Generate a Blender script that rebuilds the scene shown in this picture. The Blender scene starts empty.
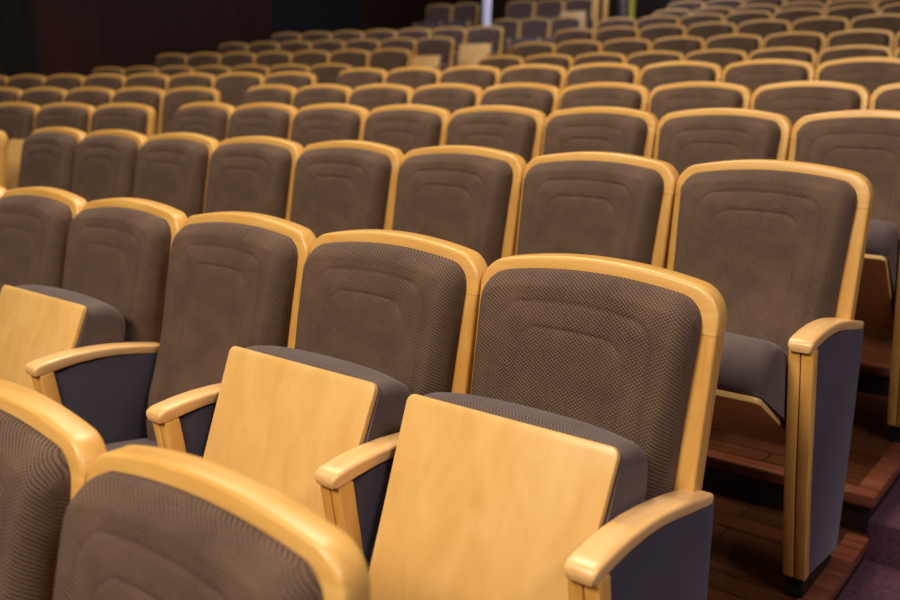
import bpy, bmesh, math, random
import numpy as np
from mathutils import Matrix, Vector

random.seed(7)
scene = bpy.context.scene
COL = scene.collection
Z0 = 1.625                      # eye height over the floor of the front row
S = 0.56                        # seat spacing along a row
FU = 0.032                      # top of the tiers over the chair datum
HC = 1.08                       # height of the corner of a back frame over its tier


# ------------------------------------------------------------------ materials
def new_mat(name):
    m = bpy.data.materials.new(name)
    m.use_nodes = True
    nt = m.node_tree
    for n in list(nt.nodes):
        nt.nodes.remove(n)
    out = nt.nodes.new('ShaderNodeOutputMaterial')
    b = nt.nodes.new('ShaderNodeBsdfPrincipled')
    nt.links.new(b.outputs[0], out.inputs[0])
    return m, nt, b


def rgb(r, g, b):
    def f(c):
        c /= 255.0
        return c / 12.92 if c <= 0.04045 else ((c + 0.055) / 1.055) ** 2.4
    return (f(r), f(g), f(b), 1.0)


def ramp(nt, fac, stops):
    n = nt.nodes.new('ShaderNodeValToRGB')
    while len(n.color_ramp.elements) < len(stops):
        n.color_ramp.elements.new(0.5)
    for e, (p, c) in zip(n.color_ramp.elements, stops):
        e.position = p
        e.color = c
    nt.links.new(fac, n.inputs[0])
    return n


def math_node(nt, op, a, b=None):
    n = nt.nodes.new('ShaderNodeMath')
    n.operation = op
    for i, v in enumerate((a, b)):
        if v is None:
            continue
        if isinstance(v, (int, float)):
            n.inputs[i].default_value = v
        else:
            nt.links.new(v, n.inputs[i])
    return n.outputs[0]


def obj_coords(nt, scale, rnd=True):
    tc = nt.nodes.new('ShaderNodeTexCoord')
    src = tc.outputs['Object']
    if rnd:
        oi = nt.nodes.new('ShaderNodeObjectInfo')
        mul = nt.nodes.new('ShaderNodeVectorMath')
        mul.operation = 'MULTIPLY'
        mul.inputs[1].default_value = (7.3, 5.1, 3.7)
        comb = nt.nodes.new('ShaderNodeCombineXYZ')
        for i in range(3):
            nt.links.new(oi.outputs['Random'], comb.inputs[i])
        nt.links.new(comb.outputs[0], mul.inputs[0])
        add = nt.nodes.new('ShaderNodeVectorMath')
        nt.links.new(src, add.inputs[0])
        nt.links.new(mul.outputs[0], add.inputs[1])
        src = add.outputs[0]
    mp = nt.nodes.new('ShaderNodeMapping')
    mp.inputs['Scale'].default_value = scale
    nt.links.new(src, mp.inputs[0])
    return mp.outputs[0]


def wood(name, dark, mid, light, scale, rough=0.36, coat=0.12):
    m, nt, b = new_mat(name)
    co = obj_coords(nt, scale)
    n1 = nt.nodes.new('ShaderNodeTexNoise')
    n1.inputs['Scale'].default_value = 1.0
    n1.inputs['Detail'].default_value = 5
    n1.inputs['Distortion'].default_value = 0.6
    nt.links.new(co, n1.inputs['Vector'])
    r = ramp(nt, n1.outputs[0], [(0.25, dark), (0.5, mid), (0.75, light)])
    nt.links.new(r.outputs[0], b.inputs['Base Color'])
    b.inputs['Roughness'].default_value = rough
    b.inputs['Coat Weight'].default_value = coat
    b.inputs['Coat Roughness'].default_value = 0.25
    bp = nt.nodes.new('ShaderNodeBump')
    bp.inputs['Strength'].default_value = 0.04
    bp.inputs['Distance'].default_value = 0.002
    nt.links.new(n1.outputs[0], bp.inputs['Height'])
    nt.links.new(bp.outputs[0], b.inputs['Normal'])
    return m


def fabric(name, dark, light, pitch=0.0062, amount=0.9, bump=0.35, sheen=0.25, uv=True):
    """woven cloth: a diamond weave of two crossed bands with soft mottling"""
    m, nt, b = new_mat(name)
    tc = nt.nodes.new('ShaderNodeTexCoord')
    sep = nt.nodes.new('ShaderNodeSeparateXYZ')
    nt.links.new(tc.outputs['Object'], sep.inputs[0])
    k = 2 * math.pi / pitch
    if uv:                       # arc lengths over the surface, in metres
        su = nt.nodes.new('ShaderNodeSeparateXYZ')
        nt.links.new(tc.outputs['UV'], su.inputs[0])
        a, c = su.outputs['X'], su.outputs['Y']
    else:
        a, c = sep.outputs['Y'], sep.outputs['Z']
    a = math_node(nt, 'MULTIPLY', a, 0.75)
    p = math_node(nt, 'MULTIPLY', math_node(nt, 'ADD', a, c), k)
    q = math_node(nt, 'MULTIPLY', math_node(nt, 'SUBTRACT', a, c), k)
    sp = math_node(nt, 'SINE', p)
    sq = math_node(nt, 'SINE', q)
    w = math_node(nt, 'MULTIPLY', math_node(nt, 'ADD', math_node(nt, 'ADD', sp, math_node(nt, 'MULTIPLY', sq, 0.75)), 1.75), 0.30)
    ns = nt.nodes.new('ShaderNodeTexNoise')
    ns.inputs['Scale'].default_value = 9.0
    ns.inputs['Detail'].default_value = 4
    nt.links.new(tc.outputs['Object'], ns.inputs['Vector'])
    fine = nt.nodes.new('ShaderNodeTexNoise')
    fine.inputs['Scale'].default_value = 420.0
    nt.links.new(tc.outputs['Object'], fine.inputs['Vector'])
    f = math_node(nt, 'MULTIPLY', w, amount)
    f = math_node(nt, 'ADD', f, math_node(nt, 'MULTIPLY', math_node(nt, 'SUBTRACT', ns.outputs[0], 0.5), 0.5))
    f = math_node(nt, 'ADD', f, math_node(nt, 'MULTIPLY', math_node(nt, 'SUBTRACT', fine.outputs[0], 0.5), 0.5))
    r = ramp(nt, f, [(0.0, dark), (1.0, light)])
    nt.links.new(r.outputs[0], b.inputs['Base Color'])
    b.inputs['Roughness'].default_value = 0.78
    b.inputs['Specular IOR Level'].default_value = 0.25
    b.inputs['Sheen Weight'].default_value = sheen
    b.inputs['Sheen Roughness'].default_value = 0.45
    b.inputs['Sheen Tint'].default_value = (0.72, 0.66, 0.8, 1)
    bp = nt.nodes.new('ShaderNodeBump')
    bp.inputs['Strength'].default_value = bump
    bp.inputs['Distance'].default_value = 0.0015
    nt.links.new(math_node(nt, 'ADD', w, math_node(nt, 'MULTIPLY', fine.outputs[0], 0.5)), bp.inputs['Height'])
    nt.links.new(bp.outputs[0], b.inputs['Normal'])
    return m


def plain(name, c, rough=0.6, noise=0.0, nscale=8, metal=0.0, bump=0.0):
    m, nt, b = new_mat(name)
    b.inputs['Roughness'].default_value = rough
    b.inputs['Metallic'].default_value = metal
    co = obj_coords(nt, (nscale,) * 3, rnd=False)
    n = nt.nodes.new('ShaderNodeTexNoise')
    n.inputs['Scale'].default_value = 1.0
    n.inputs['Detail'].default_value = 6
    nt.links.new(co, n.inputs['Vector'])
    lo = tuple(v * (1 - noise) for v in c[:3]) + (1,)
    hi = tuple(min(1, v * (1 + noise)) for v in c[:3]) + (1,)
    r = ramp(nt, n.outputs[0], [(0.3, lo), (0.7, hi)])
    nt.links.new(r.outputs[0], b.inputs['Base Color'])
    if bump:
        bp = nt.nodes.new('ShaderNodeBump')
        bp.inputs['Strength'].default_value = bump
        bp.inputs['Distance'].default_value = 0.01
        nt.links.new(n.outputs[0], bp.inputs['Height'])
        nt.links.new(bp.outputs[0], b.inputs['Normal'])
    return m


def planks(name, c1, c2, gap, length, width, rough, rot=(0, 0, 0), coat=0.0):
    m, nt, b = new_mat(name)
    tc = nt.nodes.new('ShaderNodeTexCoord')
    mp = nt.nodes.new('ShaderNodeMapping')
    mp.inputs['Rotation'].default_value = rot
    nt.links.new(tc.outputs['Object'], mp.inputs[0])
    br = nt.nodes.new('ShaderNodeTexBrick')
    br.inputs['Color1'].default_value = c1
    br.inputs['Color2'].default_value = c2
    br.inputs['Mortar'].default_value = gap
    br.inputs['Scale'].default_value = 1.0
    br.inputs['Mortar Size'].default_value = 0.003
    br.inputs['Brick Width'].default_value = length
    br.inputs['Row Height'].default_value = width
    nt.links.new(mp.outputs[0], br.inputs['Vector'])
    st = nt.nodes.new('ShaderNodeMapping')
    st.inputs['Scale'].default_value = (3, 45, 45)
    nt.links.new(mp.outputs[0], st.inputs[0])
    n = nt.nodes.new('ShaderNodeTexNoise')
    n.inputs['Scale'].default_value = 1
    n.inputs['Detail'].default_value = 5
    nt.links.new(st.outputs[0], n.inputs['Vector'])
    r = ramp(nt, n.outputs[0], [(0.25, (0.5, 0.5, 0.5, 1)), (0.75, (1.35, 1.35, 1.35, 1))])
    mx = nt.nodes.new('ShaderNodeMix')
    mx.data_type = 'RGBA'
    mx.blend_type = 'MULTIPLY'
    mx.inputs[0].default_value = 1.0
    nt.links.new(br.outputs[0], mx.inputs[6])
    nt.links.new(r.outputs[0], mx.inputs[7])
    nt.links.new(mx.outputs[2], b.inputs['Base Color'])
    b.inputs['Roughness'].default_value = rough
    b.inputs['Coat Weight'].default_value = coat
    return m


MAPLE = (rgb(214, 166, 92), rgb(223, 178, 105), rgb(230, 188, 118))
M_RAIL = wood('maple_rail', rgb(206, 154, 76), rgb(216, 166, 88), rgb(226, 180, 104), (3, 40, 40))
M_POST = wood('maple_post', rgb(198, 144, 68), rgb(210, 158, 80), rgb(220, 172, 96), (45, 45, 3))
M_PLY = wood('maple_plywood', *MAPLE, (16, 16, 2.2), rough=0.42)
M_ARM = wood('maple_armrest', rgb(222, 172, 106), rgb(232, 185, 122), rgb(238, 196, 138), (50, 4, 50), rough=0.3, coat=0.2)
M_FAB = fabric('taupe_weave', rgb(26, 18, 14), rgb(142, 112, 90), pitch=0.0076, amount=0.60, sheen=0.12)
M_SEATFAB = fabric('seat_weave', rgb(50, 42, 40), rgb(122, 104, 98), pitch=0.0056, amount=0.8, sheen=0.2)
M_PANEL = fabric('slate_cloth', rgb(52, 47, 55), rgb(82, 76, 90), pitch=0.003, amount=0.5, bump=0.15, uv=False)
M_BLACK = plain('black_plastic', rgb(16, 14, 14), 0.5)
M_METAL = plain('dull_metal', rgb(120, 112, 105), 0.4, metal=1.0)
M_FLOOR = planks('dark_parquet', rgb(98, 56, 32), rgb(70, 38, 22), rgb(24, 12, 8), 0.9, 0.09, 0.3, coat=0.25)
M_NOSE = wood('tier_nosing', rgb(96, 48, 30), rgb(124, 68, 46), rgb(146, 88, 62), (3, 40, 40), rough=0.35)
M_RISER = plain('tier_riser', rgb(34, 20, 16), 0.5, 0.2)
M_CARPET = plain('aisle_carpet', rgb(84, 50, 64), 0.95, 0.35, 60, bump=0.4)
M_WALL = planks('dark_wall_boards', rgb(58, 25, 5), rgb(46, 20, 4), rgb(20, 8, 2), 2.6, 0.32, 0.5, rot=(math.radians(90), 0, math.radians(90)))
M_REAR = planks('dark_rear_boards', rgb(50, 23, 6), rgb(40, 18, 5), rgb(18, 8, 3), 2.6, 0.32, 0.5, rot=(math.radians(90), 0, 0))
M_DOOR = plain('black_door', rgb(3, 2, 2), 1.0, 0.1)
M_DRAPE = plain('black_drape', rgb(6, 5, 5), 0.95, 0.2)
M_WHITE = plain('white_cloth', rgb(240, 232, 240), 0.9, 0.04, 5)
M_OLIVE = plain('olive_paint', rgb(150, 138, 40), 0.5, 0.1, 5)


# ------------------------------------------------------------------ mesh helpers
def mesh_from(name, verts, faces, smooth=True, angle=35, uv=None):
    me = bpy.data.meshes.new(name)
    me.from_pydata([tuple(map(float, v)) for v in verts], [], [tuple(map(int, f)) for f in faces])
    bm = bmesh.new()
    bm.from_mesh(me)
    bmesh.ops.recalc_face_normals(bm, faces=bm.faces)
    bm.to_mesh(me)
    bm.free()
    if uv is not None:
        lay = me.uv_layers.new(name='cloth')
        for lp in me.loops:
            lay.data[lp.index].uv = uv[lp.vertex_index]
    finish(me, smooth, angle)
    return me


def finish(me, smooth=True, angle=35):
    if smooth:
        for p in me.polygons:
            p.use_smooth = True
        me.set_sharp_from_angle(angle=math.radians(angle))
    me.update()


def bevelled(name, verts, faces, off, seg=2, angle=30, plain_faces=()):
    me = bpy.data.meshes.new(name)
    me.from_pydata([tuple(map(float, v)) for v in verts], [], [tuple(map(int, f)) for f in faces])
    bm = bmesh.new()
    bm.from_mesh(me)
    bm.faces.ensure_lookup_table()
    keep = {bm.faces[i] for i in plain_faces}
    bmesh.ops.recalc_face_normals(bm, faces=bm.faces)
    ed = [e for e in bm.edges if len(e.link_faces) == 2 and not keep.intersection(e.link_faces) and e.calc_face_angle(0) > math.radians(angle)]
    bmesh.ops.bevel(bm, geom=ed, offset=off, segments=seg, profile=0.5, affect='EDGES', clamp_overlap=True)
    bm.to_mesh(me)
    bm.free()
    finish(me, True, 40)
    return me


def prism_x(poly, x0, x1):
    """closed polygon in (y, z) pushed from x0 to x1"""
    n = len(poly)
    v = [(x0, y, z) for y, z in poly] + [(x1, y, z) for y, z in poly]
    f = [tuple(range(n)), tuple(range(n, 2 * n))] + [(i, (i + 1) % n, n + (i + 1) % n, n + i) for i in range(n)]
    return v, f


def prism_z(poly, z0, z1):
    n = len(poly)
    v = [(x, y, z0) for x, y in poly] + [(x, y, z1) for x, y in poly]
    f = [tuple(range(n)), tuple(range(n, 2 * n))] + [(i, (i + 1) % n, n + (i + 1) % n, n + i) for i in range(n)]
    return v, f


def merge(*parts):
    V, F = [], []
    for v, f in parts:
        o = len(V)
        V += list(v)
        F += [tuple(i + o for i in ff) for ff in f]
    return V, F


# ------------------------------------------------------------------ the chair, in its own frame
# x across (its left hand is +x seen from the stage: the photo's right), y back, z up; y = 0 at the rear of the frame corner
LEAN = math.tan(math.radians(9.5))


def lean_y(z):
    return -(HC - z) * LEAN


def arch(x, half, zc, rise):
    return zc + rise * (1 - (x / half) ** 2)


def outline(half, zc, rise, r, zjoint, n=26):
    """right half of the arched top, from the crown to the joint: list of (x, z)"""
    pts = []
    for i in range(n + 1):
        x = (half - r) * i / n
        pts.append((x, arch(x, half, zc, rise)))
    zs = arch(half - r, half, zc, rise)
    # corner from direction of the arch into the vertical
    for i in range(1, 11):
        a = math.pi / 2 * i / 10
        pts.append((half - r + r * math.sin(a), zs - r * (1 - math.cos(a)) - 0.010 * math.sin(a)))
    pts.append((half, zjoint))
    return pts


FT = 0.034        # frame front, from the datum line
FB = 0.016        # frame rear, behind the datum line
ZJ = 1.030        # joint between rail and posts
OUT = outline(0.277, 1.1085, 0.0345, 0.055, ZJ)
INN = outline(0.236, 1.075, 0.028, 0.038, ZJ)


def band(outer, inner):
    full_o = [(-x, z) for x, z in reversed(outer[1:])] + list(outer)
    full_i = [(-x, z) for x, z in reversed(inner[1:])] + list(inner)
    n = len(full_o)
    V = []
    for (xo, zo), (xi, zi) in zip(full_o, full_i):
        V += [(xo, lean_y(zo) + FB, zo), (xo, lean_y(zo) - FT, zo), (xi, lean_y(zi) - FT, zi), (xi, lean_y(zi) + FB, zi)]
    F = []
    for i in range(n - 1):
        a, b = 4 * i, 4 * i + 4
        for k in range(4):
            F.append((a + k, a + (k + 1) % 4, b + (k + 1) % 4, b + k))
    F += [(0, 1, 2, 3), (4 * n - 4, 4 * n - 3, 4 * n - 2, 4 * n - 1)]
    return V, F


ME_RAIL = bevelled('top_rail', *band(OUT, INN), 0.007, 3, 50, (-1, -2))


def post_mesh(s):
    zt, zb = ZJ - 0.0008, 0.36
    V = []
    for z in (zt, 0.8, 0.6, zb):
        w = 0.0 if z > 0.9 else 0.003 if z > 0.7 else 0.006
        for x, dy in ((0.277 - w, FB), (0.277 - w, -FT), (0.236 - 2 * w, -FT), (0.236 - 2 * w, FB)):
            V.append((s * x, lean_y(z) + dy, z))
    F = [(0, 1, 2, 3), (12, 13, 14, 15)]
    for i in range(3):
        for k in range(4):
            F.append((4 * i + k, 4 * i + (k + 1) % 4, 4 * i + 4 + (k + 1) % 4, 4 * i + 4 + k))
    return bevelled('side_post', V, F, 0.007, 3, 50, (0,))


ME_POST_R, ME_POST_L = post_mesh(1), post_mesh(-1)


def shell_mesh():
    o = outline(0.2365, 1.076, 0.028, 0.038, 0.42)
    full = [(-x, z) for x, z in reversed(o[1:])] + list(o)
    n = len(full)
    V = [(x, lean_y(z) - 0.004, z) for x, z in full] + [(x, lean_y(z) - 0.016, z) for x, z in full]
    F = [tuple(range(n)), tuple(range(n, 2 * n))] + [(i, (i + 1) % n, n + (i + 1) % n, n + i) for i in range(n)]
    return mesh_from('back_shell', V, F)


ME_SHELL = shell_mesh()


def smooth01(t):
    t = np.clip(t, 0, 1)
    return t * t * (3 - 2 * t)


def backrest_mesh():
    W = 0.247
    zb = 0.40
    r = 0.045
    nx, nz = 97, 150
    s = np.linspace(-1, 1, nx)
    s = np.sign(s) * (1 - (1 - np.abs(s)) ** 1.25)          # closer columns at the sides
    X = W * s
    ax = np.abs(X)
    top = 1.0915 + 0.0255 * (1 - (X / W) ** 2)
    cr = np.clip(ax - (W - r), 0, r)
    top = top - (r - np.sqrt(np.maximum(r * r - cr * cr, 0)))
    bot = np.full_like(X, zb)
    crb = np.clip(ax - (W - 0.03), 0, 0.03)
    bot = bot + (0.03 - np.sqrt(np.maximum(0.03 ** 2 - crb ** 2, 0)))
    v = np.linspace(0, 1, nz)
    v = 1 - (1 - v) ** 1.15
    XX = np.repeat(X[None, :], nz, 0)
    ZZ = bot[None, :] + (top - bot)[None, :] * v[:, None]
    XF = XX.copy()
    taper = np.interp(ZZ, [0.40, 0.6, 0.8, 0.92, 1.04], [0.925, 0.93, 0.948, 0.972, 1.0])
    XX = XX * taper
    # distance to the outline
    ox = np.concatenate([X, X, np.full(500, W), np.full(500, -W)])
    oz = np.concatenate([top, bot, np.linspace(bot[-1], top[-1], 500), np.linspace(bot[0], top[0], 500)])
    dense_x, dense_z = [], []
    for arr in (top, bot):
        xi = np.concatenate([np.linspace(-W, W, 500)])
        dense_x.append(xi)
        dense_z.append(np.interp(xi, X, arr))
    ox = np.concatenate([ox] + dense_x)
    oz = np.concatenate([oz] + dense_z)
    ox = ox * np.interp(oz, [0.40, 0.6, 0.8, 0.92, 1.04], [0.925, 0.93, 0.948, 0.972, 1.0])
    E = np.full(XX.shape, 9.0)
    for a, b in zip(ox, oz):
        E = np.minimum(E, np.hypot(XX - a, ZZ - b))
    # thickness over the frame front, by height
    hz = [0.40, 0.46, 0.54, 0.62, 0.70, 0.80, 0.92, 1.02, 1.12]
    ht = [0.085, 0.120, 0.137, 0.134, 0.118, 0.102, 0.094, 0.084, 0.066]
    T = np.interp(ZZ, hz, ht)
    for _ in range(6):
        T[1:-1] = (T[:-2] + T[1:-1] * 2 + T[2:]) / 4
    R = 0.031
    e = np.clip(E / R, 0, 1)
    rnd = 0.5 * (1 - (1 - e) ** 1.7) + 0.5 * np.sqrt(np.maximum(1 - (1 - e) ** 2, 0))
    wall = 0.036
    Dp = wall + (T - wall) * (0.0 + rnd)
    # stitched inverted U pair and the puffed steps between

    def sd_u(a, zt, rad):
        zz = ZZ - 0.03 * (1 - (XX / W) ** 2)
        qx = np.abs(XX) - (a - rad)
        qz = zz - (zt - rad)
        return np.hypot(np.maximum(qx, 0), np.maximum(qz, 0)) + np.minimum(np.maximum(qx, qz), 0) - rad
    fade = smooth01((ZZ - 0.50) / 0.12)
    for a, zt, rad, dep in ((0.178, 1.030, 0.055, 0.0030), (0.126, 0.978, 0.05, 0.0030)):
        d = sd_u(a, zt, rad)
        Dp -= dep * fade * np.exp(-(d / 0.0030) ** 2)
        Dp -= 0.0012 * fade * np.exp(-(np.abs(d) / 0.012) ** 1.5)
    d2 = sd_u(0.126, 0.978, 0.05)
    Dp -= 0.009 * smooth01(-d2 / 0.07) * np.exp(-((ZZ - 0.80) / 0.13) ** 2)      # the hollow in the middle
    # a side bolster: very shallow wings
    Dp += 0.003 * smooth01((np.abs(XX) - 0.165) / 0.03) * rnd
    Yf = (-(HC - ZZ) * LEAN) - 0.016 - Dp
    V = [(XX[j, i], Yf[j, i], ZZ[j, i]) for j in range(nz) for i in range(nx)]
    F = [(j * nx + i, j * nx + i + 1, (j + 1) * nx + i + 1, (j + 1) * nx + i) for j in range(nz - 1) for i in range(nx - 1)]
    ring = [i for i in range(nx)] + [j * nx + nx - 1 for j in range(1, nz)] + [(nz - 1) * nx + i for i in range(nx - 2, -1, -1)] + [j * nx for j in range(nz - 2, 0, -1)]
    base = len(V)
    for k in ring:
        x, y, z = V[k]
        V.append((x, lean_y(z) - 0.0165, z))
    # cloth coordinates by arc length
    GX, GY, GZ = XX, Yf, ZZ
    du = np.sqrt(np.diff(GX, axis=1) ** 2 + np.diff(GY, axis=1) ** 2 + np.diff(GZ, axis=1) ** 2)
    U = np.concatenate([np.zeros((nz, 1)), np.cumsum(du, 1)], 1)
    U = U - U[:, nx // 2][:, None]
    dv = np.sqrt(np.diff(GX, axis=0) ** 2 + np.diff(GY, axis=0) ** 2 + np.diff(GZ, axis=0) ** 2)
    Vc = np.concatenate([np.zeros((1, nx)), np.cumsum(dv, 0)], 0)
    Vc[:, :] = 0.35 * Vc + 0.65 * Vc[:, nx // 2][:, None]
    UV = [(U[j, i], Vc[j, i]) for j in range(nz) for i in range(nx)]
    for k in ring:
        u_, v_ = UV[k]
        UV.append((u_ + math.copysign(0.03, u_), v_))
    n = len(ring)
    for k in range(n):
        F.append((ring[k], ring[(k + 1) % n], base + (k + 1) % n, base + k))
    F.append(tuple(base + k for k in range(n)))
    return mesh_from('backrest', V, F, True, 50, UV)


ME_BACK = backrest_mesh()

# seat: (l, t) profile; l runs from the nose backwards, t from the wooden bottom to the sitting side
NOSE = [(0.004, 0.0), (-0.008, 0.012), (-0.016, 0.030), (-0.022, 0.058), (-0.021, 0.088), (-0.012, 0.116), (0.010, 0.134), (0.042, 0.144),
        (0.09, 0.147), (0.20, 0.143), (0.32, 0.138), (0.42, 0.130), (0.475, 0.116), (0.505, 0.09), (0.52, 0.05), (0.52, 0.0)]
SEAT_L = 0.52


def seat_point(x, l, t, tip, phi):
    cy, cz = -math.cos(phi), math.sin(phi)
    ny, nz = math.sin(phi), math.cos(phi)
    return (x, tip[0] - l * cy + t * ny, tip[1] - l * cz + t * nz)


def seat_meshes(tag, tip, phi):
    phi = math.radians(phi)
    W = 0.2385
    cl, ct = 0.21, 0.075
    V, F = [], []
    st = []
    r = 0.026
    for i in range(8):
        a = math.pi / 2 * i / 7
        st.append((-W + r * (1 - math.sin(a)), r * (1 - math.cos(math.pi / 2 - a)) if False else r * (1 - math.sin(a))))
    # stations: (x, inset)
    st = []
    for i in range(9):
        a = math.pi / 2 * i / 8
        st.append((-W + r * (1 - math.cos(a)), r * (1 - math.sin(a))))
    mid = [(-W + r + (2 * W - 2 * r) * k / 10, 0.0) for k in range(1, 10)]
    st = st + mid + [(-x, q) for x, q in reversed(st)]
    m = len(NOSE)
    # refine profile with Catmull-Rom
    prof = []
    for i in range(m - 1):
        p0 = NOSE[max(i - 1, 0)]
        p1, p2 = NOSE[i], NOSE[i + 1]
        p3 = NOSE[min(i + 2, m - 1)]
        for k in range(4):
            u = k / 4
            prof.append(tuple(0.5 * (2 * p1[c] + (p2[c] - p0[c]) * u + (2 * p0[c] - 5 * p1[c] + 4 * p2[c] - p3[c]) * u * u
                                     + (3 * p1[c] - p0[c] - 3 * p2[c] + p3[c]) * u ** 3) for c in (0, 1)))
    prof.append(NOSE[-1])
    m = len(prof)
    UV, ua, px_, pq = [], 0.0, None, None
    for x, q in st:
        if px_ is not None:
            ua += math.hypot(x - px_, q - pq)
        px_, pq = x, q
        va, pl = 0.0, None
        crown = 0.005 * (1 - (x / W) ** 2)
        for l, t in prof:
            if pl is not None:
                va += math.hypot(l - pl[0], t - pl[1])
            pl = (l, t)
            UV.append((ua, va))
            dl, dt = l - cl, t - ct
            L = cl + dl * (1 - q / 0.23)
            tt = ct + dt * (1 - q / 0.085) if t > ct else t
            L2 = L - (0.012 * (1 - (x / W) ** 2) - 0.010 * abs(x / W) ** 6 if l < 0.05 and t > 0.005 else 0)
            V.append(seat_point(x, L2, tt + (crown if t > 0.12 else 0), tip, phi))
    ns = len(st)
    for i in range(ns - 1):
        for k in range(m):
            F.append((i * m + k, i * m + (k + 1) % m, (i + 1) * m + (k + 1) % m, (i + 1) * m + k))
    F += [tuple(range(m)), tuple((ns - 1) * m + k for k in range(m))]
    cush = mesh_from('seat_cushion_' + tag, V, F, True, 50, UV)
    # wooden bottom: thin board with rounded corners at the nose
    ww, rr = 0.236, 0.018
    poly = []
    for i in range(7):
        a = math.pi / 2 * i / 6
        poly.append((-ww + rr - rr * math.cos(a), rr - rr * math.sin(a)))
    for i in range(7):
        a = math.pi / 2 * i / 6
        poly.append((ww - rr + rr * math.sin(a), rr - rr * math.cos(a)))
    poly += [(ww - 0.02, SEAT_L), (-ww + 0.02, SEAT_L)]
    n = len(poly)
    PV = [seat_point(x, l - 0.004, -0.0012, tip, phi) for x, l in poly] + [seat_point(x, l - 0.004, -0.0165, tip, phi) for x, l in poly]
    PF = [tuple(range(n)), tuple(range(n, 2 * n))] + [(i, (i + 1) % n, n + (i + 1) % n, n + i) for i in range(n)]
    board = bevelled('seat_board_' + tag, PV, PF, 0.003, 2, 50)
    return cush, board


PIV = (-0.359, 0.579)


def tip_for(phi):
    """nose of the wooden bottom for a seat tipped to phi degrees about its hinge"""
    a, b = 0.291, 0.086
    d = math.radians(phi - 32)
    return (PIV[0] - (a * math.cos(d) - b * math.sin(d)), PIV[1] + a * math.sin(d) + b * math.cos(d))


SEATS = {'raised': seat_meshes('raised', tip_for(113), 113), 'half': seat_meshes('half', tip_for(30), 30),
         'tipped': seat_meshes('tipped', tip_for(42), 42),
         'down': seat_meshes('down', (-0.66, 0.40), 6)}

# standard with its armrest, centred on x = 0 of the gap between two seats
PAN_F = [(-0.415, 0.725), (-0.25, 0.055)]        # front line of the cloth panel


def panel_mesh(end):
    if end:
        back = [(-0.12, 0.722), (-0.045, 0.705), (-0.05, 0.5), (-0.066, 0.28), (-0.09, 0.06)]
        w = 0.0275
    else:
        back = [(lean_y(z) - FT - 0.004, z) for z in (0.722, 0.6, 0.45)] + [(-0.19, 0.30), (-0.13, 0.06)]
        w = 0.026
    poly = [(-0.478, 0.725), (-0.40, 0.742), (-0.30, 0.742), (-0.20, 0.732)] + back + [(-0.362, 0.095), (-0.422, 0.38)]
    return bevelled('side_panel', *prism_x(poly, -w, w), 0.006, 2, 40)


def fpost_mesh():
    parts = []
    for x0, x1 in ((-0.0295, -0.0010), (0.0010, 0.0295)):
        poly = [(-0.510, 0.737), (-0.472, 0.742), (-0.418, 0.38), (-0.358, 0.095), (-0.394, 0.095), (-0.454, 0.38)]
        parts.append(prism_x(poly, x0, x1))
    return bevelled('front_post', *merge(*parts), 0.004, 2, 40)


def arm_mesh(end):
    ys = [-0.524, -0.521, -0.510, -0.49, -0.45, -0.40, -0.34, -0.28, -0.22, -0.16, -0.125]
    zt = [0.757, 0.764, 0.769, 0.772, 0.776, 0.778, 0.776, 0.770, 0.760, 0.748, 0.740]
    zb = [0.747, 0.739, 0.737, 0.739, 0.744, 0.748, 0.748, 0.743, 0.733, 0.720, 0.712]
    hw = [0.0255, 0.028, 0.0295] + [0.030] * 8
    if end:
        ys += [-0.09, -0.062]
        zt += [0.732, 0.726]
        zb += [0.704, 0.698]
        hw += [0.030, 0.0295]
    V, F = [], []
    nsec = 0
    for y, a, b, w in zip(ys, zt, zb, hw):
        h = a - b
        r = min(0.008, h * 0.45)
        sec = []
        for cx, cz, a0 in ((w - r, a - r, 0), (-(w - r), a - r, 90), (-(w - r), b + r * 0.6, 180), (w - r, b + r * 0.6, 270)):
            rr = r if a0 < 180 else r * 0.6
            for k in range(5):
                an = math.radians(a0 + 90 * k / 4)
                sec.append((cx + (r if a0 < 180 else rr) * math.cos(an), y, cz + rr * math.sin(an)))
        nsec = len(sec)
        V += sec
    for i in range(len(ys) - 1):
        for k in range(nsec):
            F.append((i * nsec + k, i * nsec + (k + 1) % nsec, (i + 1) * nsec + (k + 1) % nsec, (i + 1) * nsec + k))
    F += [tuple(range(nsec)), tuple((len(ys) - 1) * nsec + k for k in range(nsec))]
    return mesh_from('armrest', V, F, True, 45)


def foot_mesh():
    return bevelled('foot', *prism_x([(-0.376, FU), (-0.376, 0.094), (-0.12, 0.068), (-0.12, FU)], -0.022, 0.022), 0.003, 1, 40)


ME_PANEL, ME_FPOST, ME_ARM, ME_FOOT = (panel_mesh(False), panel_mesh(True)), fpost_mesh(), (arm_mesh(False), arm_mesh(True)), foot_mesh()

for me, mt in ((ME_RAIL, M_RAIL), (ME_POST_R, M_POST), (ME_POST_L, M_POST), (ME_SHELL, M_PLY), (ME_BACK, M_FAB), (ME_PANEL[0], M_PANEL), (ME_PANEL[1], M_PANEL),
               (ME_FPOST, M_POST), (ME_ARM[0], M_ARM), (ME_ARM[1], M_ARM), (ME_FOOT, M_BLACK)):
    me.materials.append(mt)
for c, b in SEATS.values():
    c.materials.append(M_SEATFAB)
    b.materials.append(M_PLY)


def part(name, me, parent, loc=(0, 0, 0)):
    o = bpy.data.objects.new(name, me)
    COL.objects.link(o)
    o.parent = parent
    o.location = loc if parent is None or parent.type != 'EMPTY' or loc[2] or parent.name.startswith('railing') else (loc[0], loc[1], -FU)
    return o


def standard(root, x, end):
    p = part('side_panel', ME_PANEL[end], root, (x, 0, -FU))
    part('armrest', ME_ARM[end], p)
    part('front_post', ME_FPOST, p)
    part('foot', ME_FOOT, p)
    return p


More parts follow.
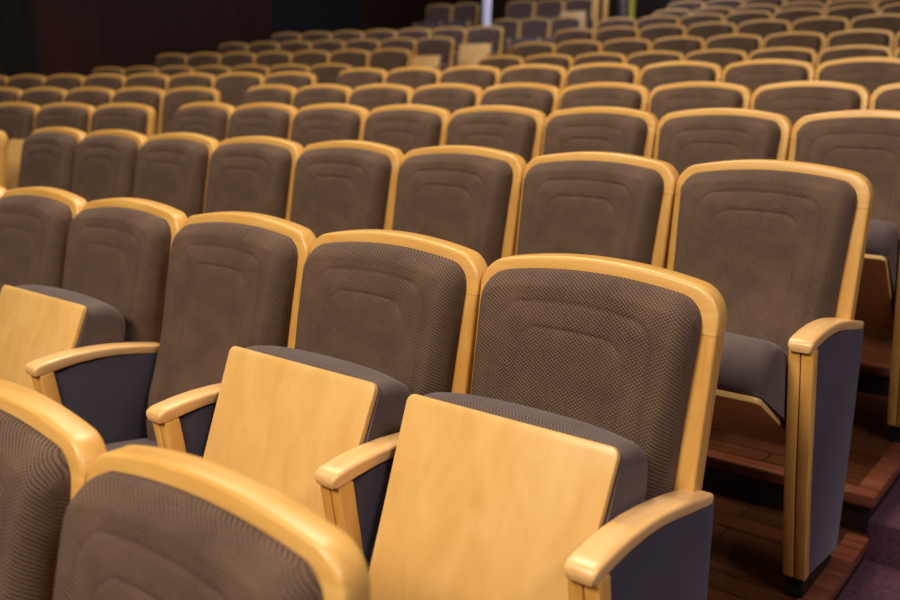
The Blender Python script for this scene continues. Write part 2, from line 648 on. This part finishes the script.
def make_chair(state, left_end, right_end):
    root = bpy.data.objects.new('theatre_seat', None)
    COL.objects.link(root)
    root.empty_display_size = 0.2
    part('top_rail', ME_RAIL, root)
    part('side_post', ME_POST_R, root)
    part('side_post', ME_POST_L, root)
    part('back_shell', ME_SHELL, root)
    part('backrest', ME_BACK, root)
    c, b = SEATS[state]
    cu = part('seat_cushion', c, root)
    part('seat_board', b, cu)
    standard(root, S / 2 - 0.007, right_end)
    if left_end:
        standard(root, -S / 2, True)
    return root


def dup(root):
    r = root.copy()
    COL.objects.link(r)
    for ch in root.children:
        c = ch.copy()
        COL.objects.link(c)
        c.parent = r
        for g in ch.children:
            d = g.copy()
            COL.objects.link(d)
            d.parent = c
    return r


PROTO = {}


def chair(state, left_end, right_end, loc, rot, label, group):
    key = (state, left_end, right_end)
    if key in PROTO:
        o = dup(PROTO[key])
    else:
        o = PROTO[key] = make_chair(state, left_end, right_end)
    o.location = loc
    o.rotation_euler = (0, 0, rot)
    o['label'] = label
    o['category'] = 'seat'
    o['group'] = group
    return o


ORD = ['first', 'second', 'third', 'fourth', 'fifth', 'sixth', 'seventh', 'eighth', 'ninth', 'tenth', 'eleventh', 'twelfth', 'thirteenth']

# right block: row -> (x of right boundary, y of frame corner, z of frame corner, number of seats)
MAIN = {
    0: (-0.668, 0.690, -0.563, 3),
    1: (-0.615, 1.630, -0.399, 7),
    2: (-0.607, 2.620, -0.256, 8),
    3: (-0.592, 3.605, -0.130, 8),
    4: (-0.568, 4.608, -0.015, 9),
    5: (-0.562, 5.590, 0.124, 9),
    6: (-0.619, 7.650, 0.286, 9),
    7: (-0.839, 8.592, 0.460, 9),
    8: (-0.929, 9.596, 0.655, 9),
    9: (-0.911, 10.590, 0.835, 9),
    10: (-0.645, 11.590, 0.990, 9),
    11: (-0.902, 12.590, 1.185, 9),
}
STATE = {(3, 0): 'tipped', (1, 0): 'raised', (1, 1): 'raised', (1, 2): 'down', (1, 3): 'raised', (1, 4): 'half', (1, 5): 'raised'}
SPECIAL = {
    (0, 0): 'taupe backrest in arched maple frame, nearest, blurred at bottom left of the photo',
    (0, 1): 'taupe backrest cut by the photo bottom left corner, next to the nearest one',
    (1, 0): 'theatre seat with large raised maple seat board at aisle end of second row',
    (1, 1): 'theatre seat with raised maple board, beside the aisle end seat of second row',
    (1, 2): 'theatre seat with lowered cushion between two raised maple boards in second row',
    (1, 3): 'theatre seat with raised maple board left of the lowered cushion, second row',
    (2, 0): 'taupe theatre seat half tipped at aisle end of third row, full slate side panel',
    (3, 0): 'half tipped aisle end seat of fourth row cut by photo right edge',
}
for j, (xe, yr, zc, n) in MAIN.items():
    grp = 'right block seats, %s row' % ORD[j]
    for k in range(n):
        lab = SPECIAL.get((j, k))
        if lab is None:
            if j < 3:
                lab = 'taupe theatre seat in maple frame, %s from right aisle end, %s row' % (ORD[k], ORD[j])
            else:
                lab = 'taupe theatre seat in right block, %s from its left end, %s row' % (ORD[n - 1 - k], ORD[j])
        chair(STATE.get((j, k), 'half'), k == n - 1, k == 0, (xe - S * (k + 0.5), yr, zc - HC + FU + Z0), 0, lab, grp)

# left block, its rows turned 12 degrees towards the stage
PSI = math.radians(12)
LEFT = {
    2: (-5.58, 2.70, -0.278, 2),
    3: (-5.53, 3.72, -0.145, 4),
    4: (-5.94, 4.60, -0.030, 7),
    5: (-5.94, 5.65, 0.105, 8),
    6: (-7.14, 7.33, 0.235, 7),
    7: (-7.06, 8.23, 0.425, 7),
    8: (-7.52, 9.63, 0.635, 7),
    9: (-7.39, 10.56, 0.815, 7),
    10: (-8.16, 13.96, 1.177, 3),
    11: (-8.38, 14.76, 1.560, 6),
}
LSTATE = {(3, 1): 'raised', (8, 0): 'raised', (9, 0): 'raised', (11, 0): 'raised'}
for j, (xe, yr, zc, n) in LEFT.items():
    grp = 'left block seats, %s row' % ORD[j]
    for k in range(n):
        if (j, k) == (11, 3):
            continue
        d = S * (k + 0.5)
        lab = 'dark taupe theatre seat in far left block, %s from the gap, %s row' % (ORD[k], ORD[j])
        if LSTATE.get((j, k)) == 'raised':
            lab = 'far left block seat with raised maple board, %s from the gap, %s row' % (ORD[k], ORD[j])
        chair(LSTATE.get((j, k), 'half'), k == n - 1, k == 0, (xe - d * math.cos(PSI), yr - d * math.sin(PSI), zc - HC + FU + Z0), PSI, lab, grp)

# ------------------------------------------------------------------ setting
# direction of view
f_px, hy, vp = 900.0, 91.0, -720.0
yaw = math.atan2(math.sqrt(f_px ** 2 + (300 - hy) ** 2), 450 - vp)
pit = math.atan((300 - hy) / f_px)
Fv = Vector((-math.sin(yaw) * math.cos(pit), math.cos(yaw) * math.cos(pit), -math.sin(pit)))
Rv = Vector((math.cos(yaw), math.sin(yaw), 0))
Uv = Rv.cross(Fv)


def struct(name, me, mat=None):
    o = bpy.data.objects.new(name, me)
    COL.objects.link(o)
    if mat:
        me.materials.append(mat)
    o['kind'] = 'structure'
    return o


XR = -0.554           # edge of the tiers at the right aisle
XB = -5.75            # where the tiers bend
XW0 = -9.75           # side wall where it crosses y = 0
NOSE_BACK = 0.868     # nosing in front of the frame corner
tiers = []
keys = sorted(MAIN)
bend = math.tan(PSI)


def front_line(j):
    if j in MAIN:
        return MAIN[j][1] - NOSE_BACK
    return 99


def at_wall(y):
    t = math.cos(PSI) * (XB - XW0 + y * math.tan(PSI)) + 0.03
    return (XB - t * math.cos(PSI), y - t * math.sin(PSI))


parts_t = []
for idx, j in enumerate(keys):
    z = MAIN[j][2] - HC + FU + Z0
    y0 = MAIN[j][1] - NOSE_BACK if j else -3.2
    last = idx + 1 == len(keys)
    y1 = 17.35 if last else MAIN[keys[idx + 1]][1] - NOSE_BACK + 0.02
    l0, l1 = at_wall(y0), at_wall(y1)
    if last:
        l1 = (-14.0, y1)
    parts_t.append(prism_z([(XR, y0), (XR, y1), (XB, y1), l1, l0, (XB, y0)], -0.6, z - 0.002))
    if j > 0:
        # nosing strip along the front and along the aisle side
        a, b2, h = 0.02, 0.045, 0.036
        pn = [(XR + 0.014, y0 - a), (XR + 0.014, y0 + b2), (XB, y0 + b2), (l0[0], l0[1] + b2), (l0[0], l0[1] - a), (XB, y0 - a)]
        ye = y1 - 0.042
        ps = [(XR + 0.014, y0 + b2 + 0.0006), (XR + 0.014, ye), (XR - 0.05, ye), (XR - 0.05, y0 + b2 + 0.0006)]
        me = bevelled('nosing', *merge(prism_z(pn, z - h, z + 0.002), prism_z(ps, z - h, z + 0.002)), 0.006, 2, 40)
        struct('trim_%d' % j, me, M_NOSE)
# raised box tier behind the left block
P11 = LEFT[11]
cu_, su_ = math.cos(PSI), math.sin(PSI)


def rot_pt(a, b):
    """a to the left along the row, b to the back"""
    return (P11[0] - a * cu_ - b * su_, P11[1] - a * su_ + b * cu_)


parts_t.append(prism_z([rot_pt(-0.4, -0.8), rot_pt(-0.4, 1.6), rot_pt(4.25, 1.6), rot_pt(4.25, -0.8)], -0.6, P11[2] - HC + FU + Z0 - 0.002))
fl = struct('floor', mesh_from('floor', *merge(*parts_t), smooth=False), M_FLOOR)
fl.data.materials.append(M_RISER)
for p in fl.data.polygons:
    if abs(p.normal.z) < 0.5:
        p.material_index = 1

# carpeted aisle on the right: a stair of low treads half a tier below the seats
pa = []
for idx, j in enumerate(keys):
    z = MAIN[j][2] - HC + FU + Z0
    y0 = MAIN[j][1] - NOSE_BACK if j else -3.2
    y1 = MAIN[keys[idx + 1]][1] - NOSE_BACK if idx + 1 < len(keys) else 17.3
    pa.append(prism_z([(XR - 0.001, y0), (3.2, y0), (3.2, y1), (XR - 0.001, y1)], -0.6, z - 0.085))
struct('floor_aisle', mesh_from('floor_aisle', *merge(*pa), smooth=False), M_CARPET)

def xw(y):
    return XW0 - y * math.tan(PSI)


def wall_u(px, z=1.0):
    """distance along the side wall of the spot seen at column px"""
    k = (px - 450) / 900
    dx, dy = Fv.x + k * Rv.x, Fv.y + k * Rv.y
    # XW0 - u sin = t dx ; u cos = t dy
    t = XW0 / (dx + dy * math.tan(PSI))
    return t * dy / math.cos(PSI)


def side_pt(u, v):
    return (XW0 - u * math.sin(PSI) + v * math.cos(PSI), u * math.cos(PSI) + v * math.sin(PSI))


# side wall with an opening, drape and rear wall
HW = 6.0


def box(x0, x1, y0, y1, z0, z1):
    return prism_z([(x0, y0), (x1, y0), (x1, y1), (x0, y1)], z0, z1)


# the side wall stands square to the rows of the left block; local x runs along it towards the back
def side_box(u0, u1, v0, v1, z0, z1):
    """u along the wall from y = 0, v into the room"""
    pts = []
    for u, v in ((u0, v0), (u1, v0), (u1, v1), (u0, v1)):
        pts.append((XW0 - u * math.sin(PSI) + v * math.cos(PSI), u * math.cos(PSI) + v * math.sin(PSI)))
    return prism_z(pts, z0, z1)


D0, D1 = wall_u(285), wall_u(372)
wl = merge(side_box(-4.0, D0, -0.2, 0, -0.6, HW), side_box(D1, 18.2, -0.2, 0, -0.6, HW), side_box(D0, D1, -0.2, 0, 4.6, HW))
struct('wall_left', mesh_from('wall_left', *wl, smooth=False), M_WALL)
struct('wall_back', mesh_from('wall_back', *box(-14.6, 3.2, 17.3, 17.5, -0.6, HW), smooth=False), M_REAR)
dm = (D0 + D1) / 2
struct('door_1', bevelled('door_1', *merge(side_box(D0 + 0.003, dm - 0.004, -0.14, -0.09, 0.3, 4.597), side_box(dm + 0.004, D1 - 0.003, -0.14, -0.09, 0.3, 4.597)), 0.004, 1), M_DOOR)


def drape(name, pts_fn, n, z0, z1, mat, label, cat):
    V, F = [], []
    rows = 14
    for r in range(rows + 1):
        t = r / rows
        z = z0 + (z1 - z0) * t
        for i in range(n + 1):
            x, y = pts_fn(i / n, t)
            V.append((x, y, z))
    for r in range(rows):
        for i in range(n):
            a = r * (n + 1) + i
            F.append((a, a + 1, a + n + 2, a + n + 1))
    me = mesh_from(name, V, F, True, 80)
    o = bpy.data.objects.new(name, me)
    COL.objects.link(o)
    me.materials.append(mat)
    sm = o.modifiers.new('thick', 'SOLIDIFY')
    sm.thickness = 0.012
    o['label'] = label
    o['category'] = cat
    return o


drape('curtain', lambda u, t: side_pt(wall_u(55) - 2.6 * (1 - u), 0.14 + 0.06 * math.sin(u * 2 * math.pi * 8)), 170, 1.35, 5.8, M_DRAPE,
      'black pleated curtain hanging on the side wall at top left', 'curtain')



YC = 12.7
zc_ = 1.185 - HC + FU + Z0
xa = -9.20


def cloth_pts(u, t):
    # gathered at the bottom, a little aslant
    c = xa - 0.07 + 0.07 * t
    w_ = 0.060 + 0.030 * t
    a = u * 2 * math.pi
    return (c + w_ * math.cos(a) * (1 + 0.12 * math.cos(5 * a)), YC + 0.05 * math.sin(a) * (1 + 0.12 * math.cos(5 * a)))


drape('hanging_cloth', cloth_pts, 60, zc_ + 0.2, zc_ + 2.6, M_WHITE,
      'narrow white cloth hanging behind the far left seats at the photo top', 'cloth')
rl = bpy.data.objects.new('railing', None)
COL.objects.link(rl)
rl.location = (-7.25, 13.05, zc_)
rl['label'] = 'tan and grey upright posts of a railing beside the far seats at top'
rl['category'] = 'railing'
for dx, wd, hh, mt, lb in ((-0.12, 0.045, 1.62, M_POST, 'tan post'), (0.045, 0.04, 1.62, M_POST, 'tan post'),
                           (0.33, 0.065, 1.62, M_METAL, 'grey post'), (0.50, 0.05, 1.62, M_OLIVE, 'olive yellow post')):
    me = bevelled('post', *box(dx - wd, dx + wd, -0.03, 0.03, 0.0, hh), 0.006, 2)
    me.materials.append(mt)
    q = part('post', me, rl)
    q['label'] = lb
me = bevelled('handrail', *box(-0.22, 0.62, -0.045, 0.045, 1.621, 1.675), 0.012, 3)
me.materials.append(M_POST)
part('handrail', me, rl)

# ------------------------------------------------------------------ camera
cd = bpy.data.cameras.new('camera')
cam = bpy.data.objects.new('camera', cd)
COL.objects.link(cam)
mw = Matrix((Rv, Uv, -Fv)).transposed().to_4x4()
mw.translation = Vector((0, 0, Z0))
cam.matrix_world = mw
cd.sensor_width = 36
cd.lens = 36
cd.clip_start = 0.05
cd.dof.use_dof = True
cd.dof.focus_distance = 1.95
cd.dof.aperture_fstop = 2.4
scene.camera = cam

# ------------------------------------------------------------------ light
w = bpy.data.worlds.new('hall')
scene.world = w
w.use_nodes = True
w.node_tree.nodes['Background'].inputs[0].default_value = (0.55, 0.5, 0.62, 1)
w.node_tree.nodes['Background'].inputs[1].default_value = 0.06


def area(name, loc, aim, size, power, color, sy=None):
    l = bpy.data.lights.new(name, 'AREA')
    l.energy = power
    l.color = color
    l.size = size
    if sy:
        l.shape = 'RECTANGLE'
        l.size_y = sy
    o = bpy.data.objects.new(name, l)
    COL.objects.link(o)
    o.location = loc
    d = Vector(aim) - Vector(loc)
    o.rotation_euler = d.to_track_quat('-Z', 'Y').to_euler()
    return o


WARM = (1.0, 0.85, 0.66)
area('stage_wash', (-1.5, -2.4, 4.5), (-1.5, 1.8, 0.7), 1.3, 265, WARM)
area('house_light', (-3.0, 3.0, 5.8), (-2.8, 3.5, 0.4), 2.0, 190, WARM, 1.6)
area('house_light', (-6.6, 3.9, 6.2), (-6.4, 4.8, 0.8), 1.8, 120, WARM, 1.6)
area('aisle_fill', (2.6, 0.2, 4.8), (-0.4, 2.2, 0.4), 1.2, 130, (0.95, 0.86, 0.86))  # added fill from the right, brightens end panels and aisle floor
area('rear_light', (-7.0, 10.2, 6.0), (-8.6, 13.6, 1.6), 1.6, 170, (0.60, 0.66, 1.0), 1.4)

scene.view_settings.view_transform = 'Standard'
scene.view_settings.look = 'None'
scene.view_settings.exposure = 0
